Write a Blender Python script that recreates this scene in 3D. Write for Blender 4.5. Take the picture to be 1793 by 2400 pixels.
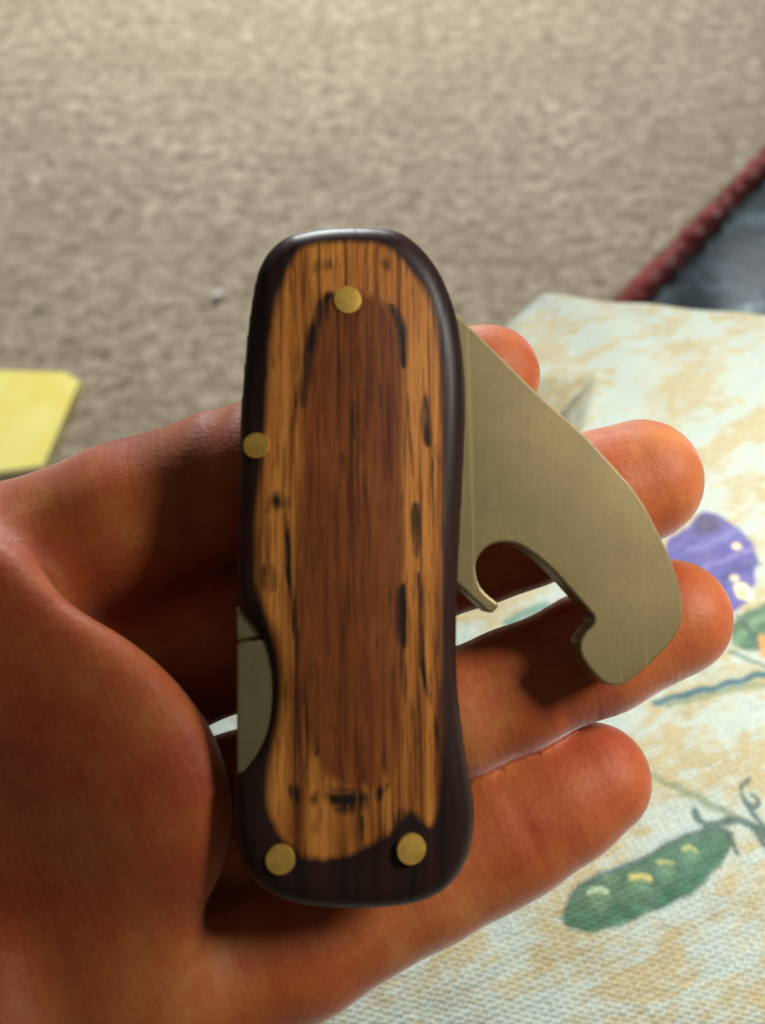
import bpy, math, random
import numpy as np
from mathutils import Matrix, Vector

rng = np.random.default_rng(7)
random.seed(7)
scene = bpy.context.scene
for o in list(bpy.data.objects):
    bpy.data.objects.remove(o)

# ------------------------------------------------------------------ camera
W, H = 1793.0, 2400.0                      # photograph pixels
CX, CY = W / 2, H / 2
FPX = CY / math.tan(math.radians(30.5))    # focal length in pixels
PITCH = math.radians(52.0)                 # looking down by this much
CAM = np.array([0.0, 0.0, 0.80])
FWD = np.array([0.0, math.cos(PITCH), -math.sin(PITCH)])
UPV = np.array([0.0, math.sin(PITCH), math.cos(PITCH)])
RGT = np.array([1.0, 0.0, 0.0])

cam_data = bpy.data.cameras.new("camera")
cam = bpy.data.objects.new("camera", cam_data)
scene.collection.objects.link(cam)
cam.location = CAM
cam.rotation_euler = (math.pi / 2 - PITCH, 0, 0)
cam_data.sensor_fit = 'VERTICAL'
cam_data.sensor_height = 4.54
cam_data.lens = 4.54 / 2 / math.tan(math.radians(30.5))
cam_data.clip_start = 0.01
cam_data.clip_end = 50
cam_data.dof.use_dof = True
cam_data.dof.focus_distance = 0.132
cam_data.dof.aperture_fstop = 2.3
scene.camera = cam

# ------------------------------------------------------------------ light
world = bpy.data.worlds.new("World")
scene.world = world
world.use_nodes = True
bg = world.node_tree.nodes["Background"]
bg.inputs[0].default_value = (1.0, 0.84, 0.64, 1)
bg.inputs[1].default_value = 0.075

def area_lamp(name, loc, target, size, power, color):
    ld = bpy.data.lights.new(name, 'AREA')
    ld.shape = 'DISK'
    ld.size = size
    ld.energy = power
    ld.color = color
    lo = bpy.data.objects.new(name, ld)
    scene.collection.objects.link(lo)
    lo.location = loc
    lo.rotation_euler = (Vector(target) - Vector(loc)).to_track_quat('-Z', 'Y').to_euler()
    return lo

area_lamp("added_key_light", (0.27, 0.08, 0.96), (0.18, 0.19, 0.56), 0.13, 1.36, (1.0, 0.96, 0.89)).data.spread = math.radians(92)  # added unseen key light from the right, beam narrowed to keep left palm dim
area_lamp("window_light", (-0.25, 2.85, 1.62), (0.1, 0.9, 0.2), 0.9, 92, (0.95, 0.98, 1.0))

vs = scene.view_settings
vs.view_transform = 'Standard'
vs.look = 'None'
vs.exposure = 0.0
vs.gamma = 1.0
vs.use_curve_mapping = False
scene.render.engine = 'CYCLES'

# ------------------------------------------------------------------ helpers
def ray(px, py):
    return FWD + (px - CX) / FPX * RGT + (CY - py) / FPX * UPV

def on_z(px, py, z):
    """the point where a photograph pixel meets the level z"""
    r = ray(px, py)
    return CAM + r * ((z - CAM[2]) / r[2])

def tag(o, label=None, category=None, group=None, kind=None):
    if label: o["label"] = label
    if category: o["category"] = category
    if group: o["group"] = group
    if kind: o["kind"] = kind
    return o

def mesh_obj(name, verts, faces, mat=None, parent=None, smooth=True, sharp_angle=None):
    me = bpy.data.meshes.new(name)
    verts = np.asarray(verts, dtype=float)
    if isinstance(faces, np.ndarray) and faces.ndim == 2:
        n, k = faces.shape
        me.vertices.add(len(verts))
        me.vertices.foreach_set("co", verts.ravel())
        me.loops.add(n * k)
        me.loops.foreach_set("vertex_index", faces.astype(np.int32).ravel())
        me.polygons.add(n)
        me.polygons.foreach_set("loop_start", np.arange(0, n * k, k, dtype=np.int32))
        me.polygons.foreach_set("loop_total", np.full(n, k, dtype=np.int32))
        me.update(calc_edges=True)
        me.validate()
    else:
        me.from_pydata([tuple(v) for v in verts], [], [tuple(f) for f in faces])
        me.update()
    if smooth:
        me.polygons.foreach_set("use_smooth", np.ones(len(me.polygons), dtype=bool))
    if sharp_angle is not None:
        me.set_sharp_from_angle(angle=sharp_angle)
    o = bpy.data.objects.new(name, me)
    scene.collection.objects.link(o)
    if mat: me.materials.append(mat)
    if parent: o.parent = parent
    return o

def add_attr(o, name, values, typ='FLOAT'):
    a = o.data.attributes.new(name, typ, 'POINT')
    if typ == 'FLOAT':
        a.data.foreach_set("value", np.asarray(values, dtype=np.float32))
    else:
        a.data.foreach_set("color", np.asarray(values, dtype=np.float32).ravel())

def smin(a, b, k):
    h = np.maximum(k - np.abs(a - b), 0) / k
    return np.minimum(a, b) - h * h * k * 0.25

def smoothstep(a, b, x):
    t = np.clip((x - a) / (b - a), 0, 1)
    return t * t * (3 - 2 * t)

def poly_sdf(P, poly):
    """signed distance (negative inside) of points P (n,2) to a closed polygon"""
    P = np.asarray(P); poly = np.asarray(poly)
    d = np.full(len(P), 1e18)
    s = np.zeros(len(P), dtype=bool)
    n = len(poly)
    for i in range(n):
        a = poly[i]; b = poly[(i + 1) % n]
        e = b - a
        w = P - a
        t = np.clip((w @ e) / max(e @ e, 1e-18), 0, 1)
        q = w - t[:, None] * e
        d = np.minimum(d, (q * q).sum(1))
        c = ((a[1] <= P[:, 1]) != (b[1] <= P[:, 1]))
        with np.errstate(divide='ignore', invalid='ignore'):
            xi = a[0] + (P[:, 1] - a[1]) * e[0] / (e[1] if e[1] != 0 else 1e-18)
        s ^= c & (P[:, 0] < xi)
    d = np.sqrt(d)
    return np.where(s, -d, d)

def line_dist(P, line):
    P = np.asarray(P); line = np.asarray(line)
    d = np.full(len(P), 1e18)
    for a, b in zip(line[:-1], line[1:]):
        e = b - a; w = P - a
        t = np.clip((w @ e) / max(e @ e, 1e-18), 0, 1)
        q = w - t[:, None] * e
        d = np.minimum(d, (q * q).sum(1))
    return np.sqrt(d)

def chaikin(p, n=2, closed=True):
    p = np.asarray(p, dtype=float)
    for _ in range(n):
        if closed:
            q = np.roll(p, -1, 0)
            p = np.stack([0.75 * p + 0.25 * q, 0.25 * p + 0.75 * q], 1).reshape(-1, p.shape[1])
        else:
            a, b = p[:-1], p[1:]
            m = np.stack([0.75 * a + 0.25 * b, 0.25 * a + 0.75 * b], 1).reshape(-1, p.shape[1])
            p = np.vstack([p[:1], m, p[-1:]])
    return p

def surface_nets(F, org, h, relax=2):
    """quads of the zero level of the grid F (negative inside)"""
    nx, ny, nz = F.shape
    ins = F < 0
    cnt = np.zeros((nx - 1, ny - 1, nz - 1), dtype=np.int8)
    for dx in (0, 1):
        for dy in (0, 1):
            for dz in (0, 1):
                cnt += ins[dx:nx - 1 + dx, dy:ny - 1 + dy, dz:nz - 1 + dz]
    act = (cnt > 0) & (cnt < 8)
    idx = np.argwhere(act)
    num = np.full(act.shape, -1, dtype=np.int64)
    num[act] = np.arange(len(idx))
    acc = np.zeros((len(idx), 3)); n = np.zeros(len(idx))
    corners = [np.array(c) for c in np.ndindex(2, 2, 2)]
    for c in corners:
        for ax in range(3):
            if c[ax] == 0:
                e = c.copy(); e[ax] = 1
                i0 = idx + c; i1 = idx + e
                f0 = F[i0[:, 0], i0[:, 1], i0[:, 2]]; f1 = F[i1[:, 0], i1[:, 1], i1[:, 2]]
                m = (f0 < 0) != (f1 < 0)
                t = np.where(m, f0 / np.where(m, f0 - f1, 1), 0)
                p = np.tile(c.astype(float), (len(idx), 1)); p[:, ax] = t
                acc[m] += p[m]; n[m] += 1
    V = org + (idx + acc / n[:, None]) * h
    quads = []
    for ax in range(3):
        a1, a2 = (ax + 1) % 3, (ax + 2) % 3
        sl0 = [slice(None)] * 3; sl1 = [slice(None)] * 3
        sl0[ax] = slice(0, -1); sl1[ax] = slice(1, None)
        ch = ins[tuple(sl0)] != ins[tuple(sl1)]
        E = np.argwhere(ch)
        ok = (E[:, a1] > 0) & (E[:, a2] > 0) & (E[:, a1] < F.shape[a1] - 1) & (E[:, a2] < F.shape[a2] - 1)
        E = E[ok]
        q = []
        for d1, d2 in ((-1, -1), (0, -1), (0, 0), (-1, 0)):
            c = E.copy(); c[:, a1] += d1; c[:, a2] += d2
            q.append(num[c[:, 0], c[:, 1], c[:, 2]])
        q = np.stack(q, 1)
        flip = ~ins[E[:, 0], E[:, 1], E[:, 2]]
        q[flip] = q[flip][:, ::-1]
        quads.append(q)
    Q = np.vstack(quads)
    for _ in range(relax):
        s = np.zeros_like(V); c = np.zeros(len(V))
        for k in range(4):
            a, b = Q[:, k], Q[:, (k + 1) % 4]
            np.add.at(s, a, V[b]); np.add.at(c, a, 1)
            np.add.at(s, b, V[a]); np.add.at(c, b, 1)
        V = 0.5 * V + 0.5 * s / np.maximum(c, 1)[:, None]
    return V, Q

# ---- node material helpers
class M:
    def __init__(self, name):
        self.m = bpy.data.materials.new(name)
        self.m.use_nodes = True
        self.t = self.m.node_tree
        self.b = self.t.nodes["Principled BSDF"]
    def n(self, typ, **kw):
        nd = self.t.nodes.new(typ)
        for k, v in kw.items():
            if k.startswith('i_'):
                key = k[2:]
                key = int(key) if key.isdigit() else key.replace('_', ' ')
                nd.inputs[key].default_value = v
            else:
                setattr(nd, k, v)
        return nd
    def l(self, a, b):
        self.t.links.new(a, b)
    def set(self, **kw):
        for k, v in kw.items():
            self.b.inputs[k.replace('_', ' ')].default_value = v
    def coords(self, scale=(1, 1, 1), rot=(0, 0, 0), kind='Object'):
        tc = self.n('ShaderNodeTexCoord')
        mp = self.n('ShaderNodeMapping')
        mp.inputs['Scale'].default_value = scale
        mp.inputs['Rotation'].default_value = rot
        self.l(tc.outputs[kind], mp.inputs['Vector'])
        return mp.outputs['Vector']
    def noise(self, vec, scale, detail=3, rough=0.55):
        nd = self.n('ShaderNodeTexNoise')
        nd.inputs['Scale'].default_value = scale
        nd.inputs['Detail'].default_value = detail
        nd.inputs['Roughness'].default_value = rough
        self.l(vec, nd.inputs['Vector'])
        return nd.outputs['Fac']
    def ramp(self, fac, stops, interp='LINEAR'):
        nd = self.n('ShaderNodeValToRGB')
        cr = nd.color_ramp
        cr.interpolation = interp
        while len(cr.elements) < len(stops): cr.elements.new(0.5)
        for e, (p, c) in zip(cr.elements, stops):
            e.position = p
            e.color = (*c, 1) if len(c) == 3 else c
        self.l(fac, nd.inputs['Fac'])
        return nd.outputs['Color']
    def math(self, op, a, b=None, clamp=False):
        nd = self.n('ShaderNodeMath', operation=op)
        nd.use_clamp = clamp
        for i, v in enumerate((a, b)):
            if v is None: continue
            if isinstance(v, (int, float)): nd.inputs[i].default_value = v
            else: self.l(v, nd.inputs[i])
        return nd.outputs[0]
    def mix(self, fac, a, b, blend='MIX'):
        nd = self.n('ShaderNodeMix', data_type='RGBA', blend_type=blend)
        for key, v in ((0, fac), (6, a), (7, b)):
            if isinstance(v, (int, float)): nd.inputs[key].default_value = v
            elif isinstance(v, tuple): nd.inputs[key].default_value = (*v, 1) if len(v) == 3 else v
            else: self.l(v, nd.inputs[key])
        return nd.outputs[2]
    def attr(self, name):
        return self.n('ShaderNodeAttribute', attribute_name=name)
    def bump(self, height, strength, dist):
        nd = self.n('ShaderNodeBump')
        nd.inputs['Strength'].default_value = strength
        nd.inputs['Distance'].default_value = dist
        self.l(height, nd.inputs['Height'])
        self.l(nd.outputs['Normal'], self.b.inputs['Normal'])
    def color(self, c):
        if isinstance(c, tuple): self.b.inputs['Base Color'].default_value = (*c, 1)
        else: self.l(c, self.b.inputs['Base Color'])

# ------------------------------------------------------------------ materials
# carpet: mottled cut pile
m = M("carpet"); MAT_CARPET = m.m
v = m.coords()
n1 = m.noise(v, 34, 4, 0.7); n2 = m.noise(v, 130, 3, 0.7); n3 = m.noise(v, 5.0, 4, 0.6)
f = m.math('ADD', m.math('MULTIPLY', n1, 0.55), m.math('MULTIPLY', n2, 0.45))
c = m.ramp(f, [(0.34, (0.09, 0.068, 0.040)), (0.45, (0.25, 0.198, 0.125)), (0.54, (0.36, 0.300, 0.200)), (0.66, (0.62, 0.545, 0.40))])
c = m.mix(m.math('MULTIPLY', m.ramp(n3, [(0.4, (0, 0, 0)), (0.65, (1, 1, 1))]), 0.45), c, (0.20, 0.155, 0.090))
m.color(c); m.set(Roughness=0.95)
m.b.inputs['Sheen Weight'].default_value = 0.25
m.bump(f, 0.7, 0.007)

# printed table cloth
m = M("printed_cloth"); MAT_CLOTH = m.m
uv = m.n('ShaderNodeUVMap', uv_map="weave").outputs[0]
mp = m.n('ShaderNodeMapping'); m.l(uv, mp.inputs['Vector'])
mp.inputs['Scale'].default_value = (1, 1, 1)
mv = mp.outputs['Vector']
st = m.n('ShaderNodeMapping'); m.l(uv, st.inputs['Vector']); st.inputs['Scale'].default_value = (0.55, 1.25, 1)
st.inputs['Rotation'].default_value = (0, 0, math.radians(18))
b1 = m.noise(st.outputs[0], 0.060, 3, 0.5); b2 = m.noise(st.outputs[0], 0.30, 4, 0.6); b3 = m.noise(mv, 0.5, 2)
bl = m.math('ADD', m.math('MULTIPLY', b1, 0.6), m.math('MULTIPLY', b2, 0.4))
c = m.ramp(bl, [(0.32, (0.37, 0.46, 0.45)), (0.46, (0.41, 0.475, 0.42)), (0.57, (0.40, 0.345, 0.19)), (0.65, (0.41, 0.41, 0.30)), (0.75, (0.38, 0.465, 0.435))])
# threads: two crossed sets of ridges
sx = m.n('ShaderNodeSeparateXYZ'); m.l(mv, sx.inputs[0])
wob = m.math('MULTIPLY', b3, 0.9)
ax = m.math('SINE', m.math('MULTIPLY', m.math('ADD', sx.outputs[0], wob), 2 * math.pi / 2.1))
ay = m.math('SINE', m.math('MULTIPLY', m.math('ADD', sx.outputs[1], wob), 2 * math.pi / 1.5))
thr = m.math('MULTIPLY', ax, ay)
thr = m.math('ADD', thr, m.math('MULTIPLY', ay, 0.7))
pa = m.attr("print_color"); al = m.attr("print_alpha")
fade = m.math('MULTIPLY', al.outputs['Fac'], m.math('ADD', 0.72, m.math('MULTIPLY', b2, 0.4)), clamp=True)
c = m.mix(fade, c, pa.outputs['Color'])
c = m.mix(m.ramp(thr, [(0.0, (0.30, 0.30, 0.30)), (0.5, (0, 0, 0))]), c, m.mix(1.0, c, (0.55, 0.50, 0.42), 'MULTIPLY'))
m.color(c); m.set(Roughness=0.9)
m.b.inputs['Sheen Weight'].default_value = 0.1
crk = m.noise(st.outputs[0], 0.13, 4, 0.6)
rid = m.math('SUBTRACT', 1.0, m.math('MULTIPLY', m.math('ABSOLUTE', m.math('SUBTRACT', crk, 0.5)), 5.0), clamp=True)
wv = m.noise(mv, 0.9, 2, 0.5)
m.bump(m.math('ADD', m.math('MULTIPLY', thr, m.math('ADD', 0.10, m.math('MULTIPLY', wv, 0.5))), m.math('MULTIPLY', rid, 0.9)), 0.75, 0.0009)

# skin
m = M("skin"); MAT_SKIN = m.m
v = m.coords()
n1 = m.noise(v, 60, 5, 0.65); n2 = m.noise(v, 330, 4, 0.65); n3 = m.noise(v, 1700, 3, 0.6)
c = m.ramp(n1, [(0.32, (0.33, 0.052, 0.016)), (0.45, (0.41, 0.086, 0.020)), (0.56, (0.45, 0.120, 0.028)), (0.68, (0.50, 0.175, 0.050))])
c = m.mix(m.math('MULTIPLY', m.ramp(n2, [(0.45, (0, 0, 0)), (0.68, (1, 1, 1))]), 0.40), c, (0.40, 0.060, 0.026))
c = m.mix(m.math('MULTIPLY', m.ramp(n3, [(0.50, (0, 0, 0)), (0.75, (1, 1, 1))]), 0.22), c, (0.55, 0.22, 0.09))
m.color(c)
m.l(m.math('ADD', 0.46, m.math('MULTIPLY', n2, 0.26)), m.b.inputs['Roughness'])
m.b.inputs['Subsurface Weight'].default_value = 0.25
m.b.inputs['Subsurface Radius'].default_value = (1.0, 0.30, 0.14)
m.b.inputs['Subsurface Scale'].default_value = 0.0028
m.b.inputs['Specular IOR Level'].default_value = 0.36
m.b.inputs['Sheen Weight'].default_value = 0.42
m.b.inputs['Sheen Roughness'].default_value = 0.35
al_ = m.attr("along").outputs['Fac']; ac_ = m.attr("across").outputs['Fac']
cx_ = m.n('ShaderNodeCombineXYZ'); m.l(al_, cx_.inputs[0]); m.l(m.math('MULTIPLY', ac_, 0.16), cx_.inputs[1])
wr = m.noise(cx_.outputs[0], 0.75, 3, 0.6); wr2 = m.noise(cx_.outputs[0], 0.22, 2, 0.5)
vo = m.n('ShaderNodeTexVoronoi'); vo.inputs['Scale'].default_value = 1300; m.l(v, vo.inputs['Vector'])
wrk = m.math('POWER', m.math('ABSOLUTE', m.math('SUBTRACT', wr2, 0.5)), 0.5)
hgt = m.math('ADD', m.math('MULTIPLY', vo.outputs['Distance'], 0.22), m.math('MULTIPLY', n3, 0.35))
hgt = m.math('ADD', hgt, m.math('ADD', m.math('MULTIPLY', wr, 0.45), m.math('MULTIPLY', wrk, 0.55)))
m.bump(hgt, 0.30, 0.0005)

# layered wood of the handle: dark base layer, tan layer, red-brown heart
m = M("layered_wood"); MAT_WOOD = m.m
v = m.coords()
gs = m.coords(scale=(1.0, 0.045, 0.4)); g1 = m.noise(gs, 1500, 4, 0.6); g2 = m.noise(gs, 560, 4, 0.65)
gl = m.coords(scale=(1.0, 0.022, 0.4)); g3 = m.noise(gl, 1050, 4, 0.6)
gp = m.coords(scale=(1.0, 0.10, 0.4)); g4 = m.noise(gp, 620, 4, 0.65)
w1 = m.noise(m.coords(scale=(1, 0.25, 1)), 260, 3); w2 = m.noise(v, 130, 3)
sa = m.attr("sd_face").outputs['Fac']; sb = m.attr("sd_heart").outputs['Fac']; ik = m.attr("ink").outputs['Fac']
wob = m.math('MULTIPLY', m.math('SUBTRACT', w1, 0.5), 1.6)
wob2 = m.math('MULTIPLY', m.math('SUBTRACT', g4, 0.5), 3.4)
fa = m.math('ADD', m.math('ADD', sa, wob), m.math('MULTIPLY', wob2, 0.3))
fb = m.math('ADD', m.math('ADD', sb, wob), wob2)
tan = m.ramp(g2, [(0.34, (0.13, 0.040, 0.011)), (0.44, (0.40, 0.138, 0.026)), (0.58, (0.64, 0.255, 0.052)), (0.72, (0.38, 0.124, 0.026))])
red = m.ramp(g1, [(0.30, (0.085, 0.020, 0.007)), (0.5, (0.190, 0.052, 0.014)), (0.7, (0.26, 0.082, 0.019))])
red = m.mix(m.math('MULTIPLY', m.ramp(w2, [(0.45, (0, 0, 0)), (0.7, (1, 1, 1))]), 0.6), red, m.mix(1.0, red, (1.5, 1.6, 1.5), 'MULTIPLY'))
red = m.mix(m.math('MULTIPLY', m.ramp(g4, [(0.56, (0, 0, 0)), (0.70, (1, 1, 1))]), 0.7), red, (0.042, 0.014, 0.008))
dark = m.ramp(g2, [(0.3, (0.012, 0.007, 0.008)), (0.7, (0.042, 0.017, 0.013))])
c = m.mix(m.math('MULTIPLY', m.math('SUBTRACT', 0.8, fb), 0.72, clamp=True), tan, red)
g5 = m.noise(m.coords(scale=(1, 0.07, 0.4)), 2600, 2, 0.5)
c = m.mix(m.math('MULTIPLY', m.ramp(g5, [(0.58, (0, 0, 0)), (0.68, (1, 1, 1))]), 0.55), c, (0.055, 0.018, 0.008))
pore = m.ramp(g1, [(0.60, (0, 0, 0)), (0.72, (1, 1, 1))])
c = m.mix(m.math('MULTIPLY', pore, 0.6), c, (0.05, 0.015, 0.006))
st2 = m.ramp(g3, [(0.36, (1, 1, 1)), (0.44, (0, 0, 0))])
c = m.mix(m.math('MULTIPLY', st2, 0.72), c, (0.040, 0.014, 0.007))
c = m.mix(m.math('MULTIPLY', m.math('ADD', 0.75, fa), 1.1, clamp=True), c, dark)
er = m.math('ADD', m.math('MULTIPLY', m.math('SUBTRACT', g1, 0.5), 3.2), m.math('MULTIPLY', m.math('SUBTRACT', g4, 0.5), 3.4))
ikn = m.math('MULTIPLY', m.math('ADD', m.math('SUBTRACT', m.math('MULTIPLY', ik, 1.55), 0.42), m.math('MULTIPLY', er, m.math('MULTIPLY', ik, 2.0, clamp=True))), 0.95, clamp=True)
c = m.mix(ikn, c, (0.018, 0.011, 0.009))
m.color(c); m.set(Roughness=0.40)
m.b.inputs['Specular IOR Level'].default_value = 0.24
m.bump(g1, 0.18, 0.0003)

# bead-blasted steel with a faint grind
def steel(name, rot, base, rough, metal=0.75):
    m = M(name)
    gv = m.coords(scale=(1, 0.03, 1), rot=(0, 0, rot)); g = m.noise(gv, 2200, 3, 0.6)
    n = m.noise(m.coords(), 90, 4)
    sp = m.noise(m.coords(), 1600, 3, 0.7); scr = m.noise(m.coords(scale=(1, 0.012, 1), rot=(0, 0, rot + 0.5)), 900, 2, 0.5)
    cb = m.mix(m.ramp(n, [(0.35, (0, 0, 0)), (0.7, (1, 1, 1))]), tuple(x * 0.78 for x in base), base)
    cb = m.mix(m.math('MULTIPLY', m.ramp(sp, [(0.40, (0, 0, 0)), (0.65, (1, 1, 1))]), 0.35), cb, tuple(x * 0.62 for x in base))
    cb = m.mix(m.math('MULTIPLY', m.ramp(scr, [(0.66, (0, 0, 0)), (0.72, (1, 1, 1))]), 0.30), cb, tuple(min(x * 1.7, 1) for x in base))
    m.color(cb)
    m.set(Metallic=metal)
    r = m.math('ADD', rough - 0.04, m.math('MULTIPLY', g, 0.08)); m.l(r, m.b.inputs['Roughness'])
    m.bump(g, 0.035, 0.0002)
    return m.m
MAT_BLADE = steel("blade_steel", math.radians(40), (0.275, 0.212, 0.090), 0.44, 0.40)
MAT_LINER = steel("liner_steel", 0.1, (0.30, 0.26, 0.13), 0.5)

m = M("brass"); MAT_BRASS = m.m
n = m.noise(m.coords(), 700, 3)
m.color(m.ramp(n, [(0.3, (0.66, 0.40, 0.075)), (0.7, (0.86, 0.56, 0.12))])); m.set(Metallic=0.55, Roughness=0.36)
m.bump(n, 0.15, 0.0002)

m = M("yellow_paper"); MAT_YELLOW = m.m
n = m.noise(m.coords(scale=(1, 1, 1)), 16, 3)
m.color(m.ramp(n, [(0.35, (0.88, 0.72, 0.10)), (0.65, (0.92, 0.82, 0.22))])); m.set(Roughness=0.6)
m = M("white_pages"); MAT_PAGES = m.m
n = m.noise(m.coords(scale=(1, 1, 30)), 40, 2)
m.color(m.ramp(n, [(0.3, (0.6, 0.58, 0.48)), (0.7, (0.78, 0.76, 0.66))])); m.set(Roughness=0.8)
m = M("lint"); MAT_LINT = m.m
m.color((0.8, 0.8, 0.75)); m.set(Roughness=0.9)

m = M("dark_blanket"); MAT_BLANKET = m.m
v = m.coords(); n1 = m.noise(v, 13, 5, 0.65); n2 = m.noise(v, 60, 4, 0.6)
f = m.math('ADD', m.math('MULTIPLY', n1, 0.75), m.math('MULTIPLY', n2, 0.25))
m.color(m.ramp(f, [(0.42, (0.006, 0.011, 0.015)), (0.51, (0.020, 0.036, 0.044)), (0.58, (0.07, 0.12, 0.14)), (0.66, (0.36, 0.47, 0.50))]))
m.set(Roughness=0.6); m.bump(f, 0.5, 0.01)
m = M("red_trim"); MAT_RED = m.m
n = m.noise(m.coords(), 90, 4)
m.color(m.ramp(n, [(0.3, (0.13, 0.008, 0.008)), (0.7, (0.28, 0.022, 0.018))])); m.set(Roughness=0.95)
m.b.inputs['Sheen Weight'].default_value = 0.3
m = M("table_wood"); MAT_TABLE = m.m
n = m.noise(m.coords(scale=(1, 12, 12)), 6, 4)
m.color(m.ramp(n, [(0.3, (0.10, 0.05, 0.025)), (0.7, (0.19, 0.10, 0.05))])); m.set(Roughness=0.45)

# ------------------------------------------------------------------ floor
xs = np.concatenate([np.linspace(-2.5, -0.9, 8)[:-1], np.arange(-0.9, 1.1, 0.009), np.linspace(1.1, 2.7, 8)])
ys = np.concatenate([np.linspace(-1.5, 0.4, 8)[:-1], np.arange(0.4, 2.4, 0.009), np.linspace(2.4, 4.5, 8)])
X, Y = np.meshgrid(xs, ys, indexing='ij')
Z = rng.uniform(-0.0035, 0.0035, X.shape)
V = np.stack([X, Y, Z], -1).reshape(-1, 3)
nx, ny = X.shape
I = (np.arange(nx - 1)[:, None] * ny + np.arange(ny - 1)[None, :]).ravel()
Q = np.stack([I, I + ny, I + ny + 1, I + 1], 1)
tag(mesh_obj("carpet_floor", V, Q, MAT_CARPET), label="mottled beige and grey cut-pile carpet on the floor", kind="structure")

# a speck of lint on it
p = on_z(508, 693, 0.006)
Vl, Fl = [], []
for i in range(9):
    a = rng.uniform(0, 6.28); L = rng.uniform(0.004, 0.009); s = 0.0012
    c0 = p + np.array([rng.uniform(-.006, .006), rng.uniform(-.006, .006), 0.0])
    d = np.array([math.cos(a), math.sin(a), 0.2]) * L; e = np.array([-math.sin(a), math.cos(a), 0]) * s
    k = len(Vl)
    Vl += [c0 - d - e, c0 - d + e, c0 + d + e, c0 + d - e, c0 + np.array([0, 0, 0.004])]
    Fl += [(k, k + 3, k + 4), (k + 3, k + 2, k + 4), (k + 2, k + 1, k + 4), (k + 1, k, k + 4), (k, k + 1, k + 2, k + 3)]
tag(mesh_obj("lint", Vl, Fl, MAT_LINT), "small white speck of lint lying on the beige carpet", "lint")

# ------------------------------------------------------------------ yellow booklet
bk = bpy.data.objects.new("booklet", None); scene.collection.objects.link(bk)
tag(bk, "bright yellow paper booklet with white page edges lying on the carpet", "booklet")
TH = 0.016
base_px = [(-560, 850), (150, 872), (187, 892), (100, 1092), (40, 1100), (-560, 1180)]
top = np.array([on_z(x, y, TH) for x, y in base_px]); ctr = top.mean(0); ctr[2] = 0
bk.location = ctr
def slab(name, pts, z0, z1, mat, parent, shrink=0.0, wav=0.0):
    n = len(pts); c = pts.mean(0)
    P = c + (pts - c) * (1 - shrink)
    V = [(q[0] - ctr[0], q[1] - ctr[1], z0) for q in P] + [(q[0] - ctr[0], q[1] - ctr[1], z1) for q in P]
    F = [tuple(range(n))[::-1], tuple(range(n, 2 * n))] + [(i, (i + 1) % n, n + (i + 1) % n, n + i) for i in range(n)]
    o = mesh_obj(name, V, F, mat, parent, smooth=False)
    b = o.modifiers.new("bevel", 'BEVEL'); b.width = 0.0012; b.segments = 2
    return o
slab("page_block", top, 0.0045, TH - 0.002, MAT_PAGES, bk, 0.010)
slab("cover", top, TH - 0.0018, TH, MAT_YELLOW, bk)
slab("back_cover", top, 0.0025, 0.0042, MAT_YELLOW, bk)

# ------------------------------------------------------------------ dark blanket with red fuzzy trim
bl = bpy.data.objects.new("blanket", None); scene.collection.objects.link(bl)
tag(bl, "folded dark blue-black blanket with a fuzzy red trim along its edge, on the carpet", "blanket")
a = on_z(1430, 770, 0.05); b = on_z(1900, 285, 0.05)
dl = (b - a); L0 = np.linalg.norm(dl); dl /= L0
nr = np.array([dl[1], -dl[0], 0]);
if nr[0] < 0: nr = -nr
bl.location = (a[0], a[1], 0)
us = np.linspace(-0.35, L0 + 0.35, 110); vs_ = np.linspace(0, 0.75, 70)
U, Vv = np.meshgrid(us, vs_, indexing='ij')
fold = 0.010 * np.sin(U * 21 + 3 * np.sin(Vv * 9)) * np.clip(Vv * 8, 0, 1) + 0.008 * np.sin(Vv * 33 + U * 14)* np.clip(Vv * 8, 0, 1)
Zt = 0.045 + fold + 0.02 * smoothstep(0, 0.2, Vv)
Pt = dl[None, None] * U[..., None] + nr[None, None] * Vv[..., None]; Pt[..., 2] = Zt
Pb = Pt.copy(); Pb[..., 2] = 0.004
n1_, n2_ = U.shape
V = np.vstack([Pt.reshape(-1, 3), Pb.reshape(-1, 3)])
I = (np.arange(n1_ - 1)[:, None] * n2_ + np.arange(n2_ - 1)[None, :]).ravel()
Q = np.stack([I, I + 1, I + n2_ + 1, I + n2_], 1)
N = n1_ * n2_
rim = [i * n2_ for i in range(n1_)] + [(n1_ - 1) * n2_ + j for j in range(1, n2_)] + [i * n2_ + n2_ - 1 for i in range(n1_ - 2, -1, -1)] + [j for j in range(n2_ - 2, 0, -1)]
side = np.array([(rim[k], rim[(k + 1) % len(rim)], rim[(k + 1) % len(rim)] + N, rim[k] + N) for k in range(len(rim))])
o = mesh_obj("blanket_cloth", V, np.vstack([Q, Q[:, ::-1] + N, side[:, ::-1]]), MAT_BLANKET, bl)
import bmesh
def fix_normals(o):
    bm = bmesh.new(); bm.from_mesh(o.data)
    bmesh.ops.recalc_face_normals(bm, faces=bm.faces); bm.to_mesh(o.data); bm.free()
fix_normals(o)
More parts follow.
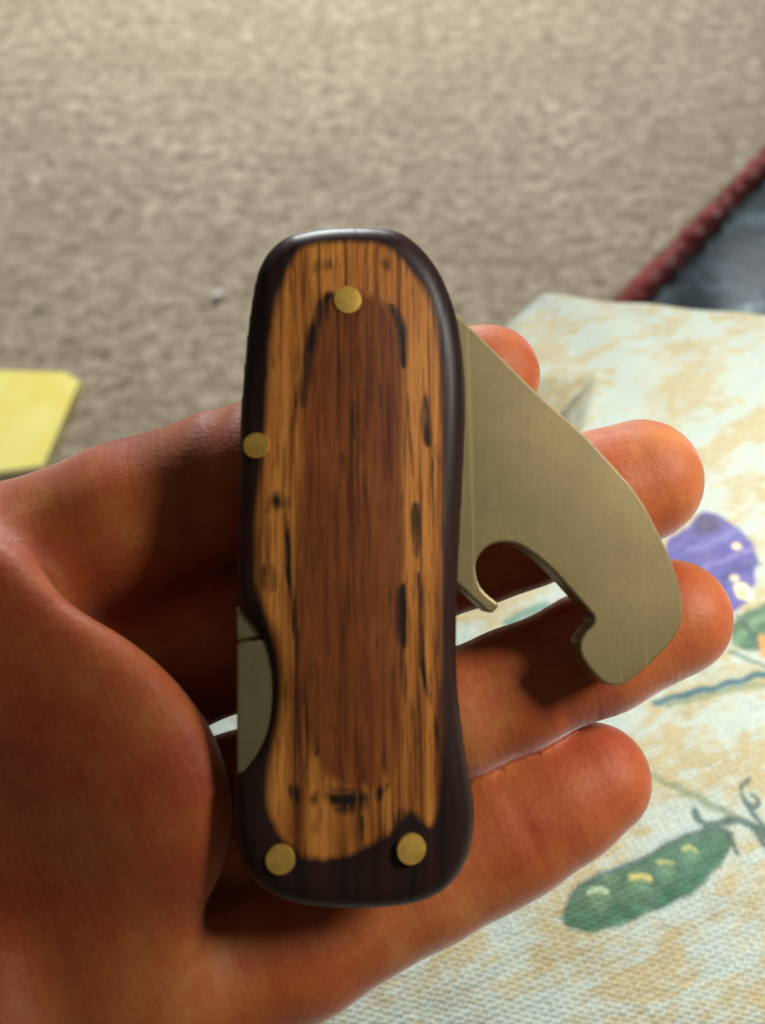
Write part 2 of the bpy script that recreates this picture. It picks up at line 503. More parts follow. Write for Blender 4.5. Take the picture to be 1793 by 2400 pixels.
# trim: an uneven tube with fibres
tn, ts = 150, 14
V, Q = [], []
tu = np.linspace(-0.35, L0 + 0.35, tn)
rad = 0.0150 + 0.0036 * np.sin(tu * 60 + np.sin(tu * 23) * 2) + 0.002 * np.sin(tu * 131) + rng.uniform(-0.0012, 0.0012, tn)
for i in range(tn):
    for j in range(ts):
        t = 2 * math.pi * j / ts
        r = rad[i] * (1 + rng.uniform(-.07, .07))
        V.append(dl * tu[i] + nr * (math.cos(t) * r - 0.009) + np.array([0, 0, 0.046 + math.sin(t) * r]))
for i in range(tn - 1):
    for j in range(ts):
        Q.append((i * ts + j, i * ts + (j + 1) % ts, (i + 1) * ts + (j + 1) % ts, (i + 1) * ts + j))
Q += [tuple(range(ts))[::-1], tuple(range((tn - 1) * ts, tn * ts))]
tr = mesh_obj("red_trim", V, Q, MAT_RED, bl); fix_normals(tr)
V, Q = [], []
for i in range(4200):
    u = rng.uniform(-0.1, L0 + 0.1); t = rng.uniform(0, 6.28)
    r0 = 0.012; r1 = r0 + rng.uniform(0.004, 0.015)
    q = dl * u + np.array([0, 0, 0.046]) - nr * 0.009
    d = nr * math.cos(t) + np.array([0, 0, math.sin(t)])
    w = dl * 0.0011; sk = dl * rng.uniform(-.005, .005)
    k = len(V)
    V += [q + d * r0 - w, q + d * r0 + w, q + d * r1 + sk]
    Q.append((k, k + 1, k + 2))
tag(mesh_obj("trim_fuzz", V, np.array(Q), MAT_RED, bl), kind="stuff")

# ------------------------------------------------------------------ table with printed cloth
TZ = 0.56
q0 = on_z(1292, 703, TZ); qr = on_z(1793, 768, TZ); ql = on_z(330, 1690, TZ)
eu = qr - q0; eu /= np.linalg.norm(eu)
ev = ql - q0; ev -= 0 ; ev /= np.linalg.norm(ev)
print("cloth corner angle", math.degrees(math.acos(eu @ ev)))
LU, LV = 0.62, 0.62
R = 0.010
fine_u = np.arange(0.0, 0.315, 0.00075); fine_v = np.arange(0.0, 0.40, 0.00075)
us = np.concatenate([np.linspace(-0.06, 0, 45)[:-1], fine_u, np.linspace(0.315, LU, 60)])
vs_ = np.concatenate([np.linspace(-0.06, 0, 45)[:-1], fine_v, np.linspace(0.40, LV, 50)])
U, Vv = np.meshgrid(us, vs_, indexing='ij')
def drop(t):
    """edge roll-over: arc length t<0 hangs down"""
    s = np.clip(-t, 0, None)
    ang = np.minimum(s / R, math.pi / 2)
    out = R * np.sin(ang); dn = R * (1 - np.cos(ang)) + np.maximum(s - R * math.pi / 2, 0)
    return out, dn
ou, du = drop(U); ov, dv = drop(Vv)
pu = np.where(U < 0, -ou, U); pv = np.where(Vv < 0, -ov, Vv)
Pc = q0 + eu * pu[..., None] + ev * pv[..., None]
def vnoise(x, y, s):
    return (np.sin(x * 1.0 * s + 1.3 * np.sin(y * 0.7 * s + 2)) + np.sin(y * 1.3 * s + 1.7 * np.sin(x * 0.6 * s + 1)) + np.sin((x + y) * 0.8 * s + 2.1)) / 3
hz = (0.0012 * vnoise(pu, pv, 55) + 0.0009 * vnoise(pv, pu, 150) + 0.0006 * np.abs(vnoise(pu, pv * 0.6, 310))) * smoothstep(0, 0.02, np.minimum(pu, pv))
# corner of the cloth is rounded off and dips; wrinkles run away from it
cr = smoothstep(0.085, 0.0, pu + pv * 0.9)
hz = hz - 0.004 * cr + 0.0007 * np.sin((pu - pv) * 170) * smoothstep(0.13, 0.02, pu + pv)
# fold near the corner
fpx = [(1262, 895), (1330, 905), (1392, 912), (1368, 1010), (1352, 1080)]
fp = np.array([on_z(x, y, TZ)[:2] for x, y in fpx])
XY = Pc[..., :2].reshape(-1, 2)
fd = line_dist(XY, fp[2:]).reshape(U.shape); fd2 = line_dist(XY, fp[:3]).reshape(U.shape)
dip = poly_sdf(XY, np.array([on_z(x, y, TZ)[:2] for x, y in [(1150, 850), (1262, 893), (1392, 914), (1366, 1012), (1330, 1080), (1150, 1100)]])).reshape(U.shape)
hz = hz - 0.013 * smoothstep(0.001, -0.016, dip) + 0.0012 * np.exp(-(fd / 0.003) ** 2)
skirt = np.maximum(du, dv)
flut = 0.004 * np.sin(np.where(U < 0, Vv, U) * 70)
Pc[..., 2] = TZ + 0.004 + hz * np.exp(-skirt / 0.01) - np.maximum(du, dv)
Pc += (-eu * np.where(U < 0, np.clip(du / 0.05, 0, 1) * flut, 0)[..., None]) + (-ev * np.where(Vv < 0, np.clip(dv / 0.05, 0, 1) * flut, 0)[..., None])
n1_, n2_ = U.shape
I = (np.arange(n1_ - 1)[:, None] * n2_ + np.arange(n2_ - 1)[None, :]).ravel()
Q = np.stack([I, I + 1, I + n2_ + 1, I + n2_], 1)
cv = Pc.reshape(-1, 3)
if (np.cross(eu, ev))[2] > 0: Q = Q[:, ::-1]
cloth = mesh_obj("tablecloth", cv, Q, MAT_CLOTH)
tag(cloth, "coarse woven cream tablecloth printed with a pea pod and purple flower", "tablecloth")
uvl = cloth.data.uv_layers.new(name="weave")
li = np.empty(len(cloth.data.loops), dtype=np.int32); cloth.data.loops.foreach_get("vertex_index", li)
rot = math.radians(24)
gx, gy = (cv[:, 0] * 1000), (cv[:, 1] * 1000)
uvv = np.stack([gx * math.cos(rot) + gy * math.sin(rot), -gx * math.sin(rot) + gy * math.cos(rot)], 1)
uvl.data.foreach_set("uv", uvv[li].astype(np.float32).ravel())
# the print, drawn in millimetres on the cloth
flat = (q0 + eu * U[..., None] + ev * Vv[..., None]).reshape(-1, 3)[:, :2] * 1000
flat = flat + 0.6 * np.stack([vnoise(flat[:, 0] / 1000, flat[:, 1] / 1000, 700), vnoise(flat[:, 1] / 1000, flat[:, 0] / 1000, 650)], 1)
PC = np.zeros((len(flat), 3)); PA = np.zeros(len(flat))
def z3(p): return [(1000 + x * .4797, 700 + y * .4799) for x, y in p]
def z6(p): return [(600 + x * .7217, 1600 + y * .7217) for x, y in p]
def oncloth(p): return np.array([on_z(x, y, TZ + .004)[:2] * 1000 for x, y in p])
def paint(mask, col):
    global PC, PA
    mk = np.clip(mask, 0, 1)
    col = np.asarray(col, dtype=float)
    if col.ndim == 1: col = col[None]
    PC = np.where(PA[:, None] + mk[:, None] > 0, PC * (1 - mk[:, None]) + col * mk[:, None], PC)
    PC = np.where((PA[:, None] < 0.02) & (mk[:, None] > 0), col, PC)
    PA = np.maximum(PA, mk)
def fill(p, col, soft=0.6, op=1.0, smooth=2):
    s = poly_sdf(flat, chaikin(oncloth(p), smooth))
    paint(smoothstep(soft, -soft, s) * op, col); return s
def stroke(p, w, col, op=1.0):
    d = line_dist(flat, chaikin(oncloth(p), 2, False))
    paint(smoothstep(w * 1.15, w * 0.45, d) * op, col)
# purple flower
s = fill(z3([(1165, 1180), (1270, 1130), (1335, 1040), (1420, 1058), (1540, 1150), (1600, 1240), (1612, 1340), (1585, 1440), (1520, 1540), (1300, 1540), (1150, 1300)]), (0.085, 0.075, 0.30))
fill(z3([(1320, 1060), (1400, 1060), (1450, 1120), (1380, 1170), (1290, 1160)]), (0.05, 0.035, 0.10), 1.5, .8)
stroke(z3([(1290, 1240), (1400, 1210), (1500, 1140)]), 1.6, (0.16, 0.16, 0.42), .7)
stroke(z3([(1420, 1420), (1500, 1330), (1600, 1300)]), 1.8, (0.055, 0.045, 0.21), .8)
stroke(z3([(1340, 1320), (1450, 1290), (1580, 1230)]), 1.2, (0.19, 0.19, 0.45), .6)
for cxy, rr, cc in (((1505, 1225), 1.6, (0.75, 0.66, 0.40)), ((1542, 1430), 3.0, (0.78, 0.70, 0.45)), ((1540, 1440), 1.2, (0.55, 0.45, 0.12)), ((1500, 1370), 1.3, (0.7, .62, .42)), ((1580, 1455), 1.5, (.72, .66, .5))):
    ce = oncloth(z3([cxy]))[0]
    paint(smoothstep(rr + .5, rr - .6, np.linalg.norm(flat - ce, axis=1)), cc)
# leaves under it
fill(z3([(1480, 1600), (1570, 1520), (1660, 1480), (1800, 1470), (1800, 1740), (1560, 1720), (1480, 1700)]), (0.05, 0.13, 0.075), .8)
stroke(z3([(1500, 1690), (1580, 1600), (1700, 1520)]), 1.6, (0.12, 0.25, 0.15), .8)
stroke(z3([(1520, 1560), (1600, 1650), (1660, 1740)]), 1.4, (0.02, 0.07, 0.06), .8)
stroke(z3([(1640, 1660), (1655, 1700), (1650, 1740)]), 2.0, (0.52, 0.26, 0.07), .9)
# stems
stroke(z3([(1120, 1975), (1300, 1925), (1480, 1880), (1653, 1835), (1800, 1800)]), 1.35, (0.025, 0.115, 0.15))
stroke(z3([(1180, 1990), (1350, 1950), (1500, 1905), (1653, 1880), (1800, 1880)]), 0.9, (0.16, 0.22, 0.10), .8)
stroke(z3([(1480, 1730), (1600, 1770), (1700, 1830)]), 1.0, (0.06, 0.17, 0.13), .8)
stroke(z3([(400, 1590), (480, 1545), (590, 1500)]), 2.0, (0.10, 0.24, 0.20), .9)
# pea pod
pod = z6([(1000, 745), (1008, 690), (1075, 640), (1180, 600), (1270, 558), (1350, 510), (1430, 478), (1500, 468), (1548, 480), (1540, 530), (1508, 595), (1450, 660), (1380, 710), (1280, 752), (1180, 790), (1080, 818), (1020, 802), (992, 775)])
s = poly_sdf(flat, chaikin(oncloth(pod), 2))
low = line_dist(flat, chaikin(oncloth(z6([(1010, 800), (1180, 790), (1380, 712), (1510, 595)])), 2, False))
g = smoothstep(0, 9, low)[:, None]
nz = 0.5 + 0.5 * vnoise(flat[:, 0] / 1000, flat[:, 1] / 1000, 900)[:, None]
col = np.array([0.022, 0.115, 0.065]) * (1 - g) + np.array([0.05, 0.135, 0.075]) * g
col = col * (0.75 + 0.5 * nz)
paint(smoothstep(.5, -.5, s), col)
paint(np.exp(-((s + .3) / .6) ** 2) * smoothstep(3, 8, low) * .9, (0.03, 0.06, 0.08))
for cxy, rr in (((1110, 715), 4.2), ((1240, 665), 4.0), ((1330, 620), 3.4), ((1410, 565), 3.2)):
    ce = oncloth(z6([cxy]))[0]; d = np.linalg.norm(flat - ce, axis=1)
    paint(np.exp(-((d - rr) / .7) ** 2) * .45, (0.03, 0.10, 0.07))
    paint(smoothstep(rr, 0, d) * .35, (0.16, 0.33, 0.16))
stroke(z6([(1080, 685), (1105, 672), (1130, 680)]), .8, (0.45, 0.55, 0.35), .9)
stroke(z6([(1220, 640), (1245, 628), (1275, 638)]), 1.0, (0.55, 0.50, 0.14), .9)
stroke(z6([(1300, 590), (1330, 580), (1350, 586)]), .8, (0.42, 0.47, 0.16), .8)
stroke(z6([(1385, 545), (1410, 537), (1425, 545)]), .8, (0.42, 0.47, 0.16), .8)
for ln, w in (([(1430, 415), (1440, 455), (1490, 475)], 1.2), ([(1460, 470), (1540, 445), (1600, 452), (1650, 500)], 1.5), ([(1535, 485), (1545, 530), (1560, 560)], .9), ([(1560, 450), (1600, 470), (1640, 520), (1670, 560)], 1.1), ([(1600, 310), (1570, 345), (1585, 395), (1620, 410), (1640, 385), (1612, 372)], .8), ([(1580, 390), (1620, 430), (1653, 480)], .9)):
    stroke(z6(ln), w, (0.035, 0.09, 0.085), .95)
stroke(z6([(1285, 300), (1380, 345), (1480, 400), (1550, 435)]), 1.2, (0.17, 0.22, 0.12), .8)
add_attr(cloth, "print_color", np.hstack([PC, np.ones((len(PC), 1))]), 'FLOAT_COLOR')
add_attr(cloth, "print_alpha", PA)

# table under the cloth
tb = bpy.data.objects.new("table", None); scene.collection.objects.link(tb)
tc = q0 + eu * LU / 2 + ev * LV / 2
tb.location = (tc[0], tc[1], 0)
tag(tb, "low wooden table hidden under the printed tablecloth", "table")
quad = [q0 + eu * i + ev * j for i, j in ((.006, .006), (LU, .006), (LU, LV), (.006, LV))]
def prism(name, pts, z0, z1, mat, parent):
    P = [np.array(q) - np.array([tc[0], tc[1], 0]) for q in pts]; n = len(P)
    V = [(q[0], q[1], z0) for q in P] + [(q[0], q[1], z1) for q in P]
    F = [tuple(range(n))[::-1], tuple(range(n, 2 * n))] + [(i, (i + 1) % n, n + (i + 1) % n, n + i) for i in range(n)]
    o = mesh_obj(name, V, F, mat, parent, smooth=False); fix_normals(o); return o
prism("table_top", quad, TZ - 0.040, TZ - 0.016, MAT_TABLE, tb)
for i, j in ((.06, .06), (LU - .06, .06), (LU - .06, LV - .06), (.06, LV - .06)):
    c0 = q0 + eu * i + ev * j
    prism("leg", [c0 + np.array([x, y, 0]) * .02 for x, y in ((-1, -1), (1, -1), (1, 1), (-1, 1))], 0.003, TZ - 0.040, MAT_TABLE, tb)

# ------------------------------------------------------------------ folding knife
S = 0.93                                     # depths below are millimetres, times S
kc_px = (830, 1330)
KD = 118 * S / 1000
kc = CAM + ray(*kc_px) * KD
tilt = math.radians(3.5); yaw = math.radians(7.0)
zk = -FWD * math.cos(tilt) * math.cos(yaw) + UPV * math.sin(tilt) + RGT * math.sin(yaw)
zk /= np.linalg.norm(zk)
yk = UPV - (UPV @ zk) * zk; yk /= np.linalg.norm(yk)
xk = np.cross(yk, zk)
KM = Matrix(((xk[0], yk[0], zk[0], kc[0]), (xk[1], yk[1], zk[1], kc[1]), (xk[2], yk[2], zk[2], kc[2]), (0, 0, 0, 1)))
knife = bpy.data.objects.new("folding_knife", None); scene.collection.objects.link(knife)
knife.matrix_world = KM
tag(knife, "folding pocket knife with layered brown wood handle and hooked steel blade held in hand", "knife")
def kn(pts, z):
    """photograph pixels -> knife coordinates on the plane at local height z (metres)"""
    out = []
    for px, py in pts:
        r = ray(px, py); t = ((kc + zk * z - CAM) @ zk) / (r @ zk)
        q = CAM + r * t - kc
        out.append((q @ xk, q @ yk))
    return np.array(out)
outline = [(703, 543), (754, 533), (818, 530), (881, 531), (936, 539), (974, 565), (1008, 599), (1038, 645), (1059, 696), (1076, 751), (1089, 819), (1095, 903), (1095, 988), (1091, 1073), (1087, 1158), (1082, 1242), (1078, 1327), (1075, 1400), (1073, 1469), (1072, 1554), (1078, 1639), (1089, 1724), (1101, 1800), (1114, 1872), (1116, 1927), (1106, 1999), (1080, 2050), (1042, 2092), (987, 2117), (923, 2128), (839, 2132), (754, 2130), (682, 2119), (627, 2096), (585, 2062), (559, 2020), (547, 1956), (542, 1893), (544, 1829), (559, 1800), (585, 1770), (610, 1728), (625, 1673), (629, 1600), (621, 1537), (602, 1486), (580, 1457), (555, 1427), (549, 1385), (549, 1300), (552, 1220), (555, 1158), (557, 1031), (559, 967), (568, 861), (578, 755), (593, 662), (606, 620), (631, 582), (669, 552)]
face = [(682, 611), (703, 577), (754, 565), (818, 560), (881, 565), (923, 586), (966, 632), (1008, 683), (1025, 743), (1036, 840), (1040, 946), (1042, 1073), (1042, 1200), (1038, 1369), (1036, 1469), (1040, 1639), (1044, 1724), (1038, 1829), (1025, 1914), (1000, 1945), (960, 1900), (940, 1925), (902, 1961), (851, 1999), (754, 2020), (712, 2016), (678, 1990), (640, 1948), (623, 1884), (623, 1829), (631, 1766), (644, 1702), (652, 1639), (648, 1563), (636, 1491), (610, 1427), (597, 1364), (593, 1300), (595, 1200), (602, 1115), (614, 1009), (623, 903), (636, 776), (648, 683), (669, 641)]
heart = [(800, 690), (754, 717), (737, 776), (720, 861), (712, 946), (708, 1073), (701, 1200), (699, 1369), (699, 1469), (703, 1596), (720, 1702), (746, 1787), (775, 1834), (830, 1855), (881, 1842), (915, 1808), (932, 1745), (940, 1639), (940, 1512), (936, 1385), (936, 1300), (938, 1200), (940, 1073), (936, 903), (923, 776), (907, 713), (860, 690)]
def z1(p): return [(500 + x * .4235, 480 + y * .4235) for x, y in p]
def z2(p): return [(500 + x * .4235, 1300 + y * .4235) for x, y in p]
ink = [  # polyline, half width mm, strength
    (z1([(650, 500), (600, 540), (585, 620), (545, 720), (515, 830), (505, 960), (495, 1120)]), .75, 1.0),
    (z1([(985, 560), (1015, 650), (1040, 760), (1050, 900)]), .60, .95),
    (z1([(1165, 1060), (1185, 1180), (1190, 1330)]), .50, .9),
    (z1([(1110, 1660), (1115, 1760), (1125, 1950)]), .50, .9),
    (z1([(330, 1640), (370, 1650)]), .95, .9), (z1([(300, 1700), (310, 1640)]), .5, .7),
    (z1([(520, 390), (560, 350), (620, 330), (680, 340)]), .8, .55), (z1([(930, 320), (990, 350)]), .7, .45),
    (z1([(430, 380), (445, 520), (460, 700), (470, 950)]), .28, .8),
    (z1([(545, 430), (550, 560)]), .25, .6), (z1([(470, 950), (450, 1100), (400, 1350), (390, 1600)]), .4, .55),
    (z1([(1060, 900), (1075, 1200), (1100, 1500)]), .3, .7), (z1([(1150, 900), (1165, 1060)]), .3, .6),
    (z1([(1210, 1400), (1220, 1700), (1200, 2000)]), .25, .6), (z1([(300, 1750), (320, 1950), (305, 2120)]), .35, .6),
    (z1([(400, 1700), (415, 2100)]), .3, .75), (z1([(770, 1100), (775, 1300)]), .5, .5), (z1([(715, 1380), (720, 1520)]), .5, .45),
    (z2([(300, 60), (315, 200)]), .6, .9), (z2([(405, 0), (430, 200), (455, 420), (470, 600)]), .3, .75),
    (z2([(1045, 180), (1045, 350), (1060, 500)]), .75, .95), (z2([(1130, 100), (1140, 400), (1170, 700), (1220, 900), (1240, 1080)]), .3, .75),
    (z2([(1080, 650), (1100, 900), (1130, 1150), (1150, 1400)]), .3, .6),
    (z2([(480, 700), (500, 900), (540, 1000), (570, 1100)]), .7, .6),
    (z2([(430, 1290), (500, 1340), (560, 1350)]), .8, .72), (z2([(590, 1310), (640, 1340), (700, 1350), (760, 1352), (800, 1345), (860, 1340), (900, 1330), (970, 1270)]), .8, .72),
    (z2([(680, 1400), (760, 1400), (850, 1380)]), .7, .5), (z2([(540, 1500), (600, 1500)]), .9, .45),
    (z2([(815, 1440), (825, 1550), (835, 1640)]), .25, .8), (z2([(1060, 1410), (1020, 1480), (1080, 1530), (1130, 1540)]), .8, .8),
    (z2([(600, 1250), (640, 1290), (760, 1300)]), .4, .5), (z2([(360, 1000), (370, 1300), (400, 1550)]), .3, .5),
    (z2([(850, 550), (850, 900)]), .3, .45), (z2([(700, 600), (720, 1000)]), .3, .4),
]
def build_scale(name, zlo, zhi, top_is_front, outl):
    hgrid = 0.00032
    pol = chaikin(outl, 2)
    mn = pol.min(0) - 0.0012; mx = pol.max(0) + 0.0012
    gx = np.arange(mn[0], mx[0], hgrid); gy = np.arange(mn[1], mx[1], hgrid)
    gz = np.arange(zlo - 0.001, zhi + 0.001, hgrid)
    A, B = np.meshgrid(gx, gy, indexing='ij')
    d2 = poly_sdf(np.stack([A.ravel(), B.ravel()], 1), pol).reshape(A.shape)
    r = 0.0033                                             # generous round-over towards the face
    dome = 0.0006 * smoothstep(0, 0.014, -d2)              # slight crown
    Zg = gz[None, None, :]
    if top_is_front:
        tz = (zhi - 0.0006 + dome)[..., None] - Zg; bz = Zg - zlo
    else:
        tz = Zg - (zlo + 0.0006 - dome)[..., None]; bz = zhi - Zg
    qa = d2[..., None] + r; qb = r - tz * 0.95
    rounded = np.minimum(np.maximum(qa, qb), 0) + np.sqrt(np.maximum(qa, 0) ** 2 + np.maximum(qb, 0) ** 2) - r
    Fg = np.maximum(rounded, -bz)
    V, Q = surface_nets(Fg.astype(np.float64), np.array([gx[0], gy[0], gz[0]]), hgrid, 2)
    o = mesh_obj(name, V, Q, MAT_WOOD, knife)
    XYm = V[:, :2]
    zf = 0.006 * S
    add_attr(o, "sd_face", poly_sdf(XYm, chaikin(kn(face, zf), 2)) * 1000)
    add_attr(o, "sd_heart", poly_sdf(XYm, chaikin(kn(heart, zf), 2)) * 1000)
    ikv = np.zeros(len(V))
    for ln, w, st_ in ink:
        pl = chaikin(kn(ln, zf), 3, False)
        jit = 0.10 * np.stack([np.sin(XYm[:, 1] * 420 + w * 40) + 0.5 * np.sin(XYm[:, 1] * 1100 + w * 90), np.zeros(len(V))], 1) / 1000
        acc = np.zeros(len(V)); nseg = len(pl) - 1
        for q in range(nseg):                                # swell in the middle, taper to the ends
            tt = (q + 0.5) / nseg
            ww = w * 1.3 * (0.30 + 0.85 * math.sin(math.pi * tt) ** 0.6)
            d = line_dist(XYm + jit, pl[q:q + 2]) * 1000
            acc = np.maximum(acc, np.exp(-(d / ww) ** 2))
        ikv = np.maximum(ikv, st_ * acc)
    add_attr(o, "ink", ikv)
    return o
ZB = 0.0020                                   # half thickness of the blade
out2d = kn(outline, 0.0032)
build_scale("front_scale", ZB + 0.0010, 0.0062, True, out2d).__setitem__("label", "front wooden handle scale with red-brown heart and dark edges")
build_scale("rear_scale", -0.0062, -ZB - 0.0010, False, out2d)

def plate(name, poly2d, z0, z1, mat, bevel=0.00018, holes=()):
    """extruded outline with slightly broken edges"""
    pol = np.asarray(poly2d)
    bm = bmesh.new()
    vv = [bm.verts.new((x, y, z0)) for x, y in pol]
    f = bm.faces.new(vv)
    bm.normal_update()
    if f.normal.z > 0: f.normal_flip()
    r = bmesh.ops.extrude_face_region(bm, geom=[f])
    nv = [g for g in r['geom'] if isinstance(g, bmesh.types.BMVert)]
    bmesh.ops.translate(bm, verts=nv, vec=(0, 0, z1 - z0))
    bmesh.ops.recalc_face_normals(bm, faces=bm.faces)
    me = bpy.data.meshes.new(name); bm.to_mesh(me); bm.free()
    o = bpy.data.objects.new(name, me); scene.collection.objects.link(o); o.parent = knife
    me.materials.append(mat)
    b = o.modifiers.new("bevel", 'BEVEL'); b.width = bevel; b.segments = 2; b.limit_method = 'ANGLE'; b.angle_limit = math.radians(50)
    return o

lin = list(outline)
i0 = lin.index((544, 1829)); i1 = lin.index((549, 1385))
full = lin[:i0 + 1] + [(549, 1780), (552, 1700), (553, 1600), (553, 1500), (551, 1430)] + lin[i1:]
def inset(pol, d):
    p = np.asarray(pol); t = np.roll(p, -1, 0) - np.roll(p, 1, 0)
    t /= np.linalg.norm(t, axis=1)[:, None]
    n = np.stack([-t[:, 1], t[:, 0]], 1)
    area = 0.5 * np.sum(p[:, 0] * np.roll(p[:, 1], -1) - np.roll(p[:, 0], -1) * p[:, 1])
    return p + n * (d if area > 0 else -d)
fl = chaikin(kn(full, ZB + 0.001), 1)
plate("liner", inset(fl, 0.0004), ZB + 0.0001, ZB + 0.0009, MAT_LINER, 0.0001)
plate("liner", inset(fl, 0.0004), -ZB - 0.0009, -ZB - 0.0001, MAT_LINER, 0.0001)
# lock bar and stop seen in the thumb cut-out
plate("lock_bar", kn([(556, 1508), (640, 1492), (660, 1700), (600, 1800), (556, 1810)], ZB + 0.001), ZB + 0.00095, ZB + 0.0021, MAT_LINER, 0.00025)
plate("stop_bar", kn([(554, 1425), (600, 1425), (640, 1470), (640, 1484), (556, 1500)], ZB + 0.001), ZB + 0.00095, ZB + 0.0017, MAT_LINER, 0.0002)

blade_px = [(1077, 743), (1105, 767), (1185, 846), (1264, 925), (1365, 1012), (1432, 1084), (1499, 1160), (1552, 1261), (1585, 1338), (1600, 1396), (1602, 1448), (1586, 1492), (1542, 1542), (1467, 1606), (1432, 1609), (1408, 1597), (1367, 1549), (1357, 1516), (1365, 1490), (1390, 1466), (1394, 1448), (1384, 1434), (1336, 1381), (1288, 1328), (1240, 1290), (1211, 1274), (1177, 1270), (1144, 1279), (1120, 1304), (1114, 1333), (1123, 1372), (1144, 1396), (1164, 1410), (1172, 1420), (1152, 1440), (1140, 1432), (1082, 1378), (1010, 1310), (860, 1050), (760, 800), (745, 680), (790, 620), (880, 610), (1000, 670)]
bp = kn(blade_px, ZB)
# round only the curved runs, keep the hook's corners crisp
plate("blade", chaikin(bp, 1), -ZB, ZB, MAT_BLADE, 0.00034)["label"] = "tan grey satin steel blade ending in a hook"

def disc(name, px, r_px, zc, parent, tiltx=0.0):
    c = kn([px], zc)[0]
    r = np.linalg.norm(kn([(px[0] + r_px, px[1])], zc)[0] - c)
    seg = 40
    prof = [(1.0, -0.004), (1.0, -0.00012), (0.96, 0.0), (0.6, 0.00007), (0.25, 0.0001)]
    V, F = [], []
    for rr, zz in prof:
        for j in range(seg):
            t = 2 * math.pi * j / seg
            V.append((c[0] + r * rr * math.cos(t), c[1] + r * rr * math.sin(t), zc + zz + tiltx * rr * math.cos(t) * r))
    for k in range(len(prof) - 1):
        for j in range(seg):
            F.append((k * seg + j, k * seg + (j + 1) % seg, (k + 1) * seg + (j + 1) % seg, (k + 1) * seg + j))
    F.append(tuple(range((len(prof) - 1) * seg, len(prof) * seg)))
    F.append(tuple(range(seg))[::-1])
    return mesh_obj(name, V, F, MAT_BRASS, parent, sharp_angle=math.radians(40))
disc("brass_pin", (815, 702), 33, 0.0063, knife)
disc("brass_pin", (601, 1044), 31, 0.0058, knife, 0.25)
disc("brass_pin", (657, 2016), 35, 0.0062, knife, 0.05)
disc("brass_pin", (965, 1992), 35, 0.0066, knife, -0.14)

# ------------------------------------------------------------------ hand
# worked out in camera axes, millimetres: x right, y up, z towards the viewer
def hp(px, py, d, rpx=None):
    d = d * S
    p = np.array([(px - CX) / FPX * d, (CY - py) / FPX * d, -d])
    return p if rpx is None else (p, rpx / FPX * d)
hh = 0.75
lo = np.array([-124.0, -150.0, -168.0]); hi = np.array([62.0, 32.0, -82.0])
gx = np.arange(lo[0], hi[0], hh); gy = np.arange(lo[1], hi[1], hh); gz = np.arange(lo[2], hi[2], hh)
GX, GY, GZ = [g.astype(np.float32) for g in np.meshgrid(gx, gy, gz, indexing='ij', sparse=True)]
def cone(a, b, ra, rb, zs=1.0):
    e = (b - a).astype(np.float32)
    ez = e[2] / zs
    den = max(e[0] ** 2 + e[1] ** 2 + ez ** 2, 1e-9)
    wx, wy, wz = GX - a[0], GY - a[1], (GZ - a[2]) / zs
    t = np.clip((wx * e[0] + wy * e[1] + wz * ez) / den, 0, 1)
    d = np.sqrt((wx - t * e[0]) ** 2 + (wy - t * e[1]) ** 2 + (wz - t * ez) ** 2)
    return (d - (ra + t * (rb - ra))) * (zs if zs < 1 else 1)
def chain(pts, k=2.0, zs=1.0):
    F = None
    P = [hp(*p) for p in pts]
    for (a, ra), (b, rb) in zip(P[:-1], P[1:]):
        c = cone(a, b, ra, rb, zs)
        F = c if F is None else smin(F, c, k)
    return F
index = chain([(-60, 1370, 138, 185), (40, 1330, 138, 195), (300, 1225, 136, 186), (553, 1125, 136, 170), (800, 1022, 139, 146), (1000, 942, 140, 132), (1090, 905, 140, 130), (1146, 882, 140, 119)])
middle = chain([(80, 1700, 138, 178), (350, 1580, 138, 166), (555, 1494, 138, 160), (850, 1372, 138, 148), (1120, 1268, 139, 143), (1220, 1228, 139, 147), (1400, 1165, 138, 149), (1498, 1128, 138, 145)])
ring = chain([(160, 2040, 136, 170), (400, 1950, 136, 162), (555, 1882, 136, 156), (850, 1762, 136, 148), (1080, 1667, 136, 140), (1200, 1617, 136, 138), (1400, 1528, 136, 141), (1572, 1448, 136, 138)])
pinky = chain([(300, 2365, 127, 185), (700, 2200, 133, 174), (1000, 2034, 137, 164), (1120, 1972, 138, 161), (1200, 1931, 138, 158), (1310, 1872, 138, 145), (1392, 1826, 138, 131)])
# palm: one body per metacarpal, thumb ball, heel, wrist
pal = chain([(-20, 1370, 136, 190), (-480, 2350, 134, 230)])
for c in ([(100, 1700, 136, 185), (-400, 2480, 136, 240)], [(160, 2040, 136, 180), (-300, 2620, 136, 240)], [(300, 2365, 127, 195), (-180, 2760, 130, 260)]):
    pal = smin(pal, chain(c), 9.0)
pal = smin(pal, chain([(-380, 2620, 134, 330), (-900, 3500, 136, 330)]), 14.0)
ball = chain([(-150, 1565, 113, 385), (60, 1930, 114, 430)], zs=0.48)
ball = smin(ball, chain([(60, 1930, 116, 425), (-60, 2300, 122, 380)], zs=0.48), 6.0)
thumb = chain([(-290, 1720, 128, 225), (-520, 1400, 126, 190), (-660, 1130, 124, 180), (-720, 1000, 124, 178), (-770, 850, 124, 150)])
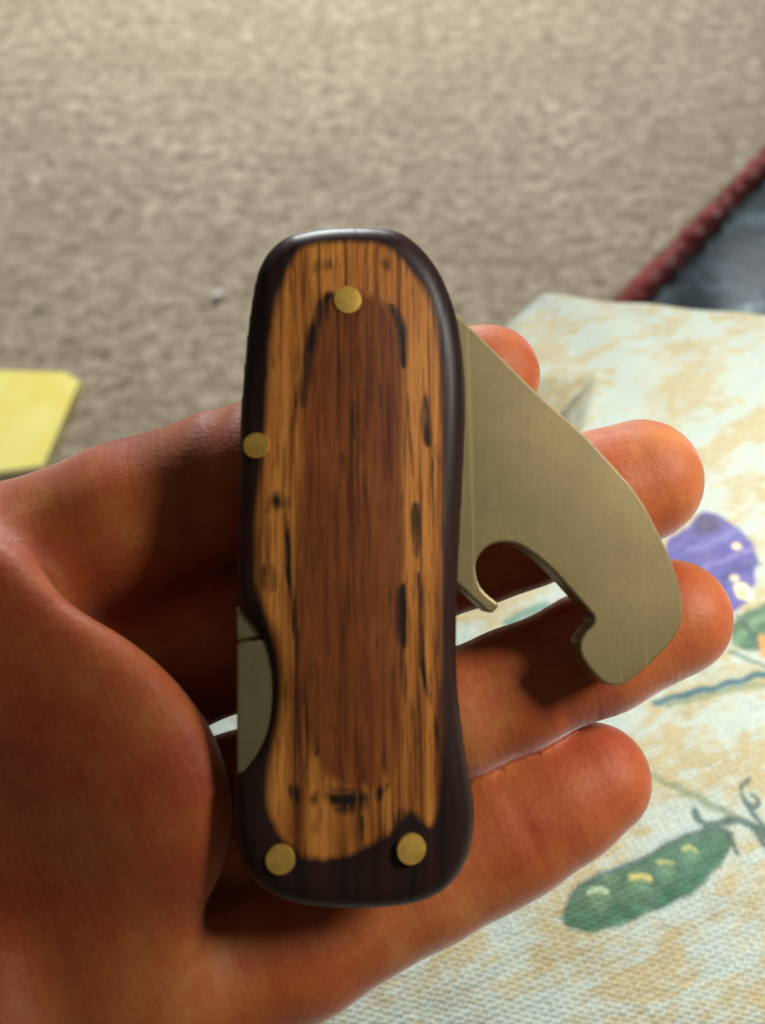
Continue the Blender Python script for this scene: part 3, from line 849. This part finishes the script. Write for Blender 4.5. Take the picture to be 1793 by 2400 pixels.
# the ball of the thumb falls away to the left and down
pc = hp(330, 1700, 106); pn = np.array([-0.42, -0.12, 0.90]); pn /= np.linalg.norm(pn)
cut = (GX - pc[0]) * pn[0] + (GY - pc[1]) * pn[1] + (GZ - pc[2]) * pn[2]
ball = -smin(-ball, -cut, 13.0)
ball = smin(ball, thumb, 9.0)
heel = chain([(-190, 2480, 118, 330), (-560, 3060, 124, 370)])
fing = np.minimum(smin(index, middle, 0.7), smin(ring, pinky, 0.7))
fing = smin(smin(index, middle, 0.9), smin(ring, pinky, 1.3), 0.8)
palm = smin(pal, ball, 14.0)
palm = smin(palm, heel, 6.0)
body = smin(fing, palm, 3.2)
# flexion creases: shallow grooves across the fingers
def crease(F, px, py, d, dirx, diry, w, depth, rad):
    c = hp(px, py, d); n = np.array([dirx, -diry]); n = n / np.linalg.norm(n)
    s = (GX - c[0]) * n[0] + (GY - c[1]) * n[1]
    rr = np.sqrt((GX - c[0]) ** 2 + (GY - c[1]) ** 2 + (GZ - c[2]) ** 2)
    F += depth * np.exp(-(s / w) ** 2) * smoothstep(rad, rad * 0.55, rr)
for px, py, d in ((470, 1090, 128), (500, 1080, 128)):
    crease(body, px, py, d, 1, .12, 0.9, 0.7, 15)
crease(body, 1290, 1575, 125, 1, -.45, 0.8, 0.4, 13)
crease(body, 1225, 1930, 121, 1, -.5, 0.8, 0.4, 13)
crease(body, 1330, 1200, 129, 1, -.35, 0.8, 0.3, 13)
for ax_ in range(3):
    for e_ in (0, -1):
        sl_ = [slice(None)] * 3; sl_[ax_] = e_; body[tuple(sl_)] = 1.0
V, Q = surface_nets(body, lo, hh, 3)
print("hand", len(V), len(Q))
Wv = CAM + (V[:, :1] * RGT + V[:, 1:2] * UPV - V[:, 2:3] * FWD) / 1000
org = Wv.mean(0)
hand = mesh_obj("hand", Wv - org, Q, MAT_SKIN)
hand.location = org
add_attr(hand, "along", V[:, 0] * 0.92 + V[:, 1] * 0.38)
add_attr(hand, "across", -V[:, 0] * 0.38 + V[:, 1] * 0.92)
tag(hand, "open palm and four slightly curled fingers holding the wooden knife", "hand")
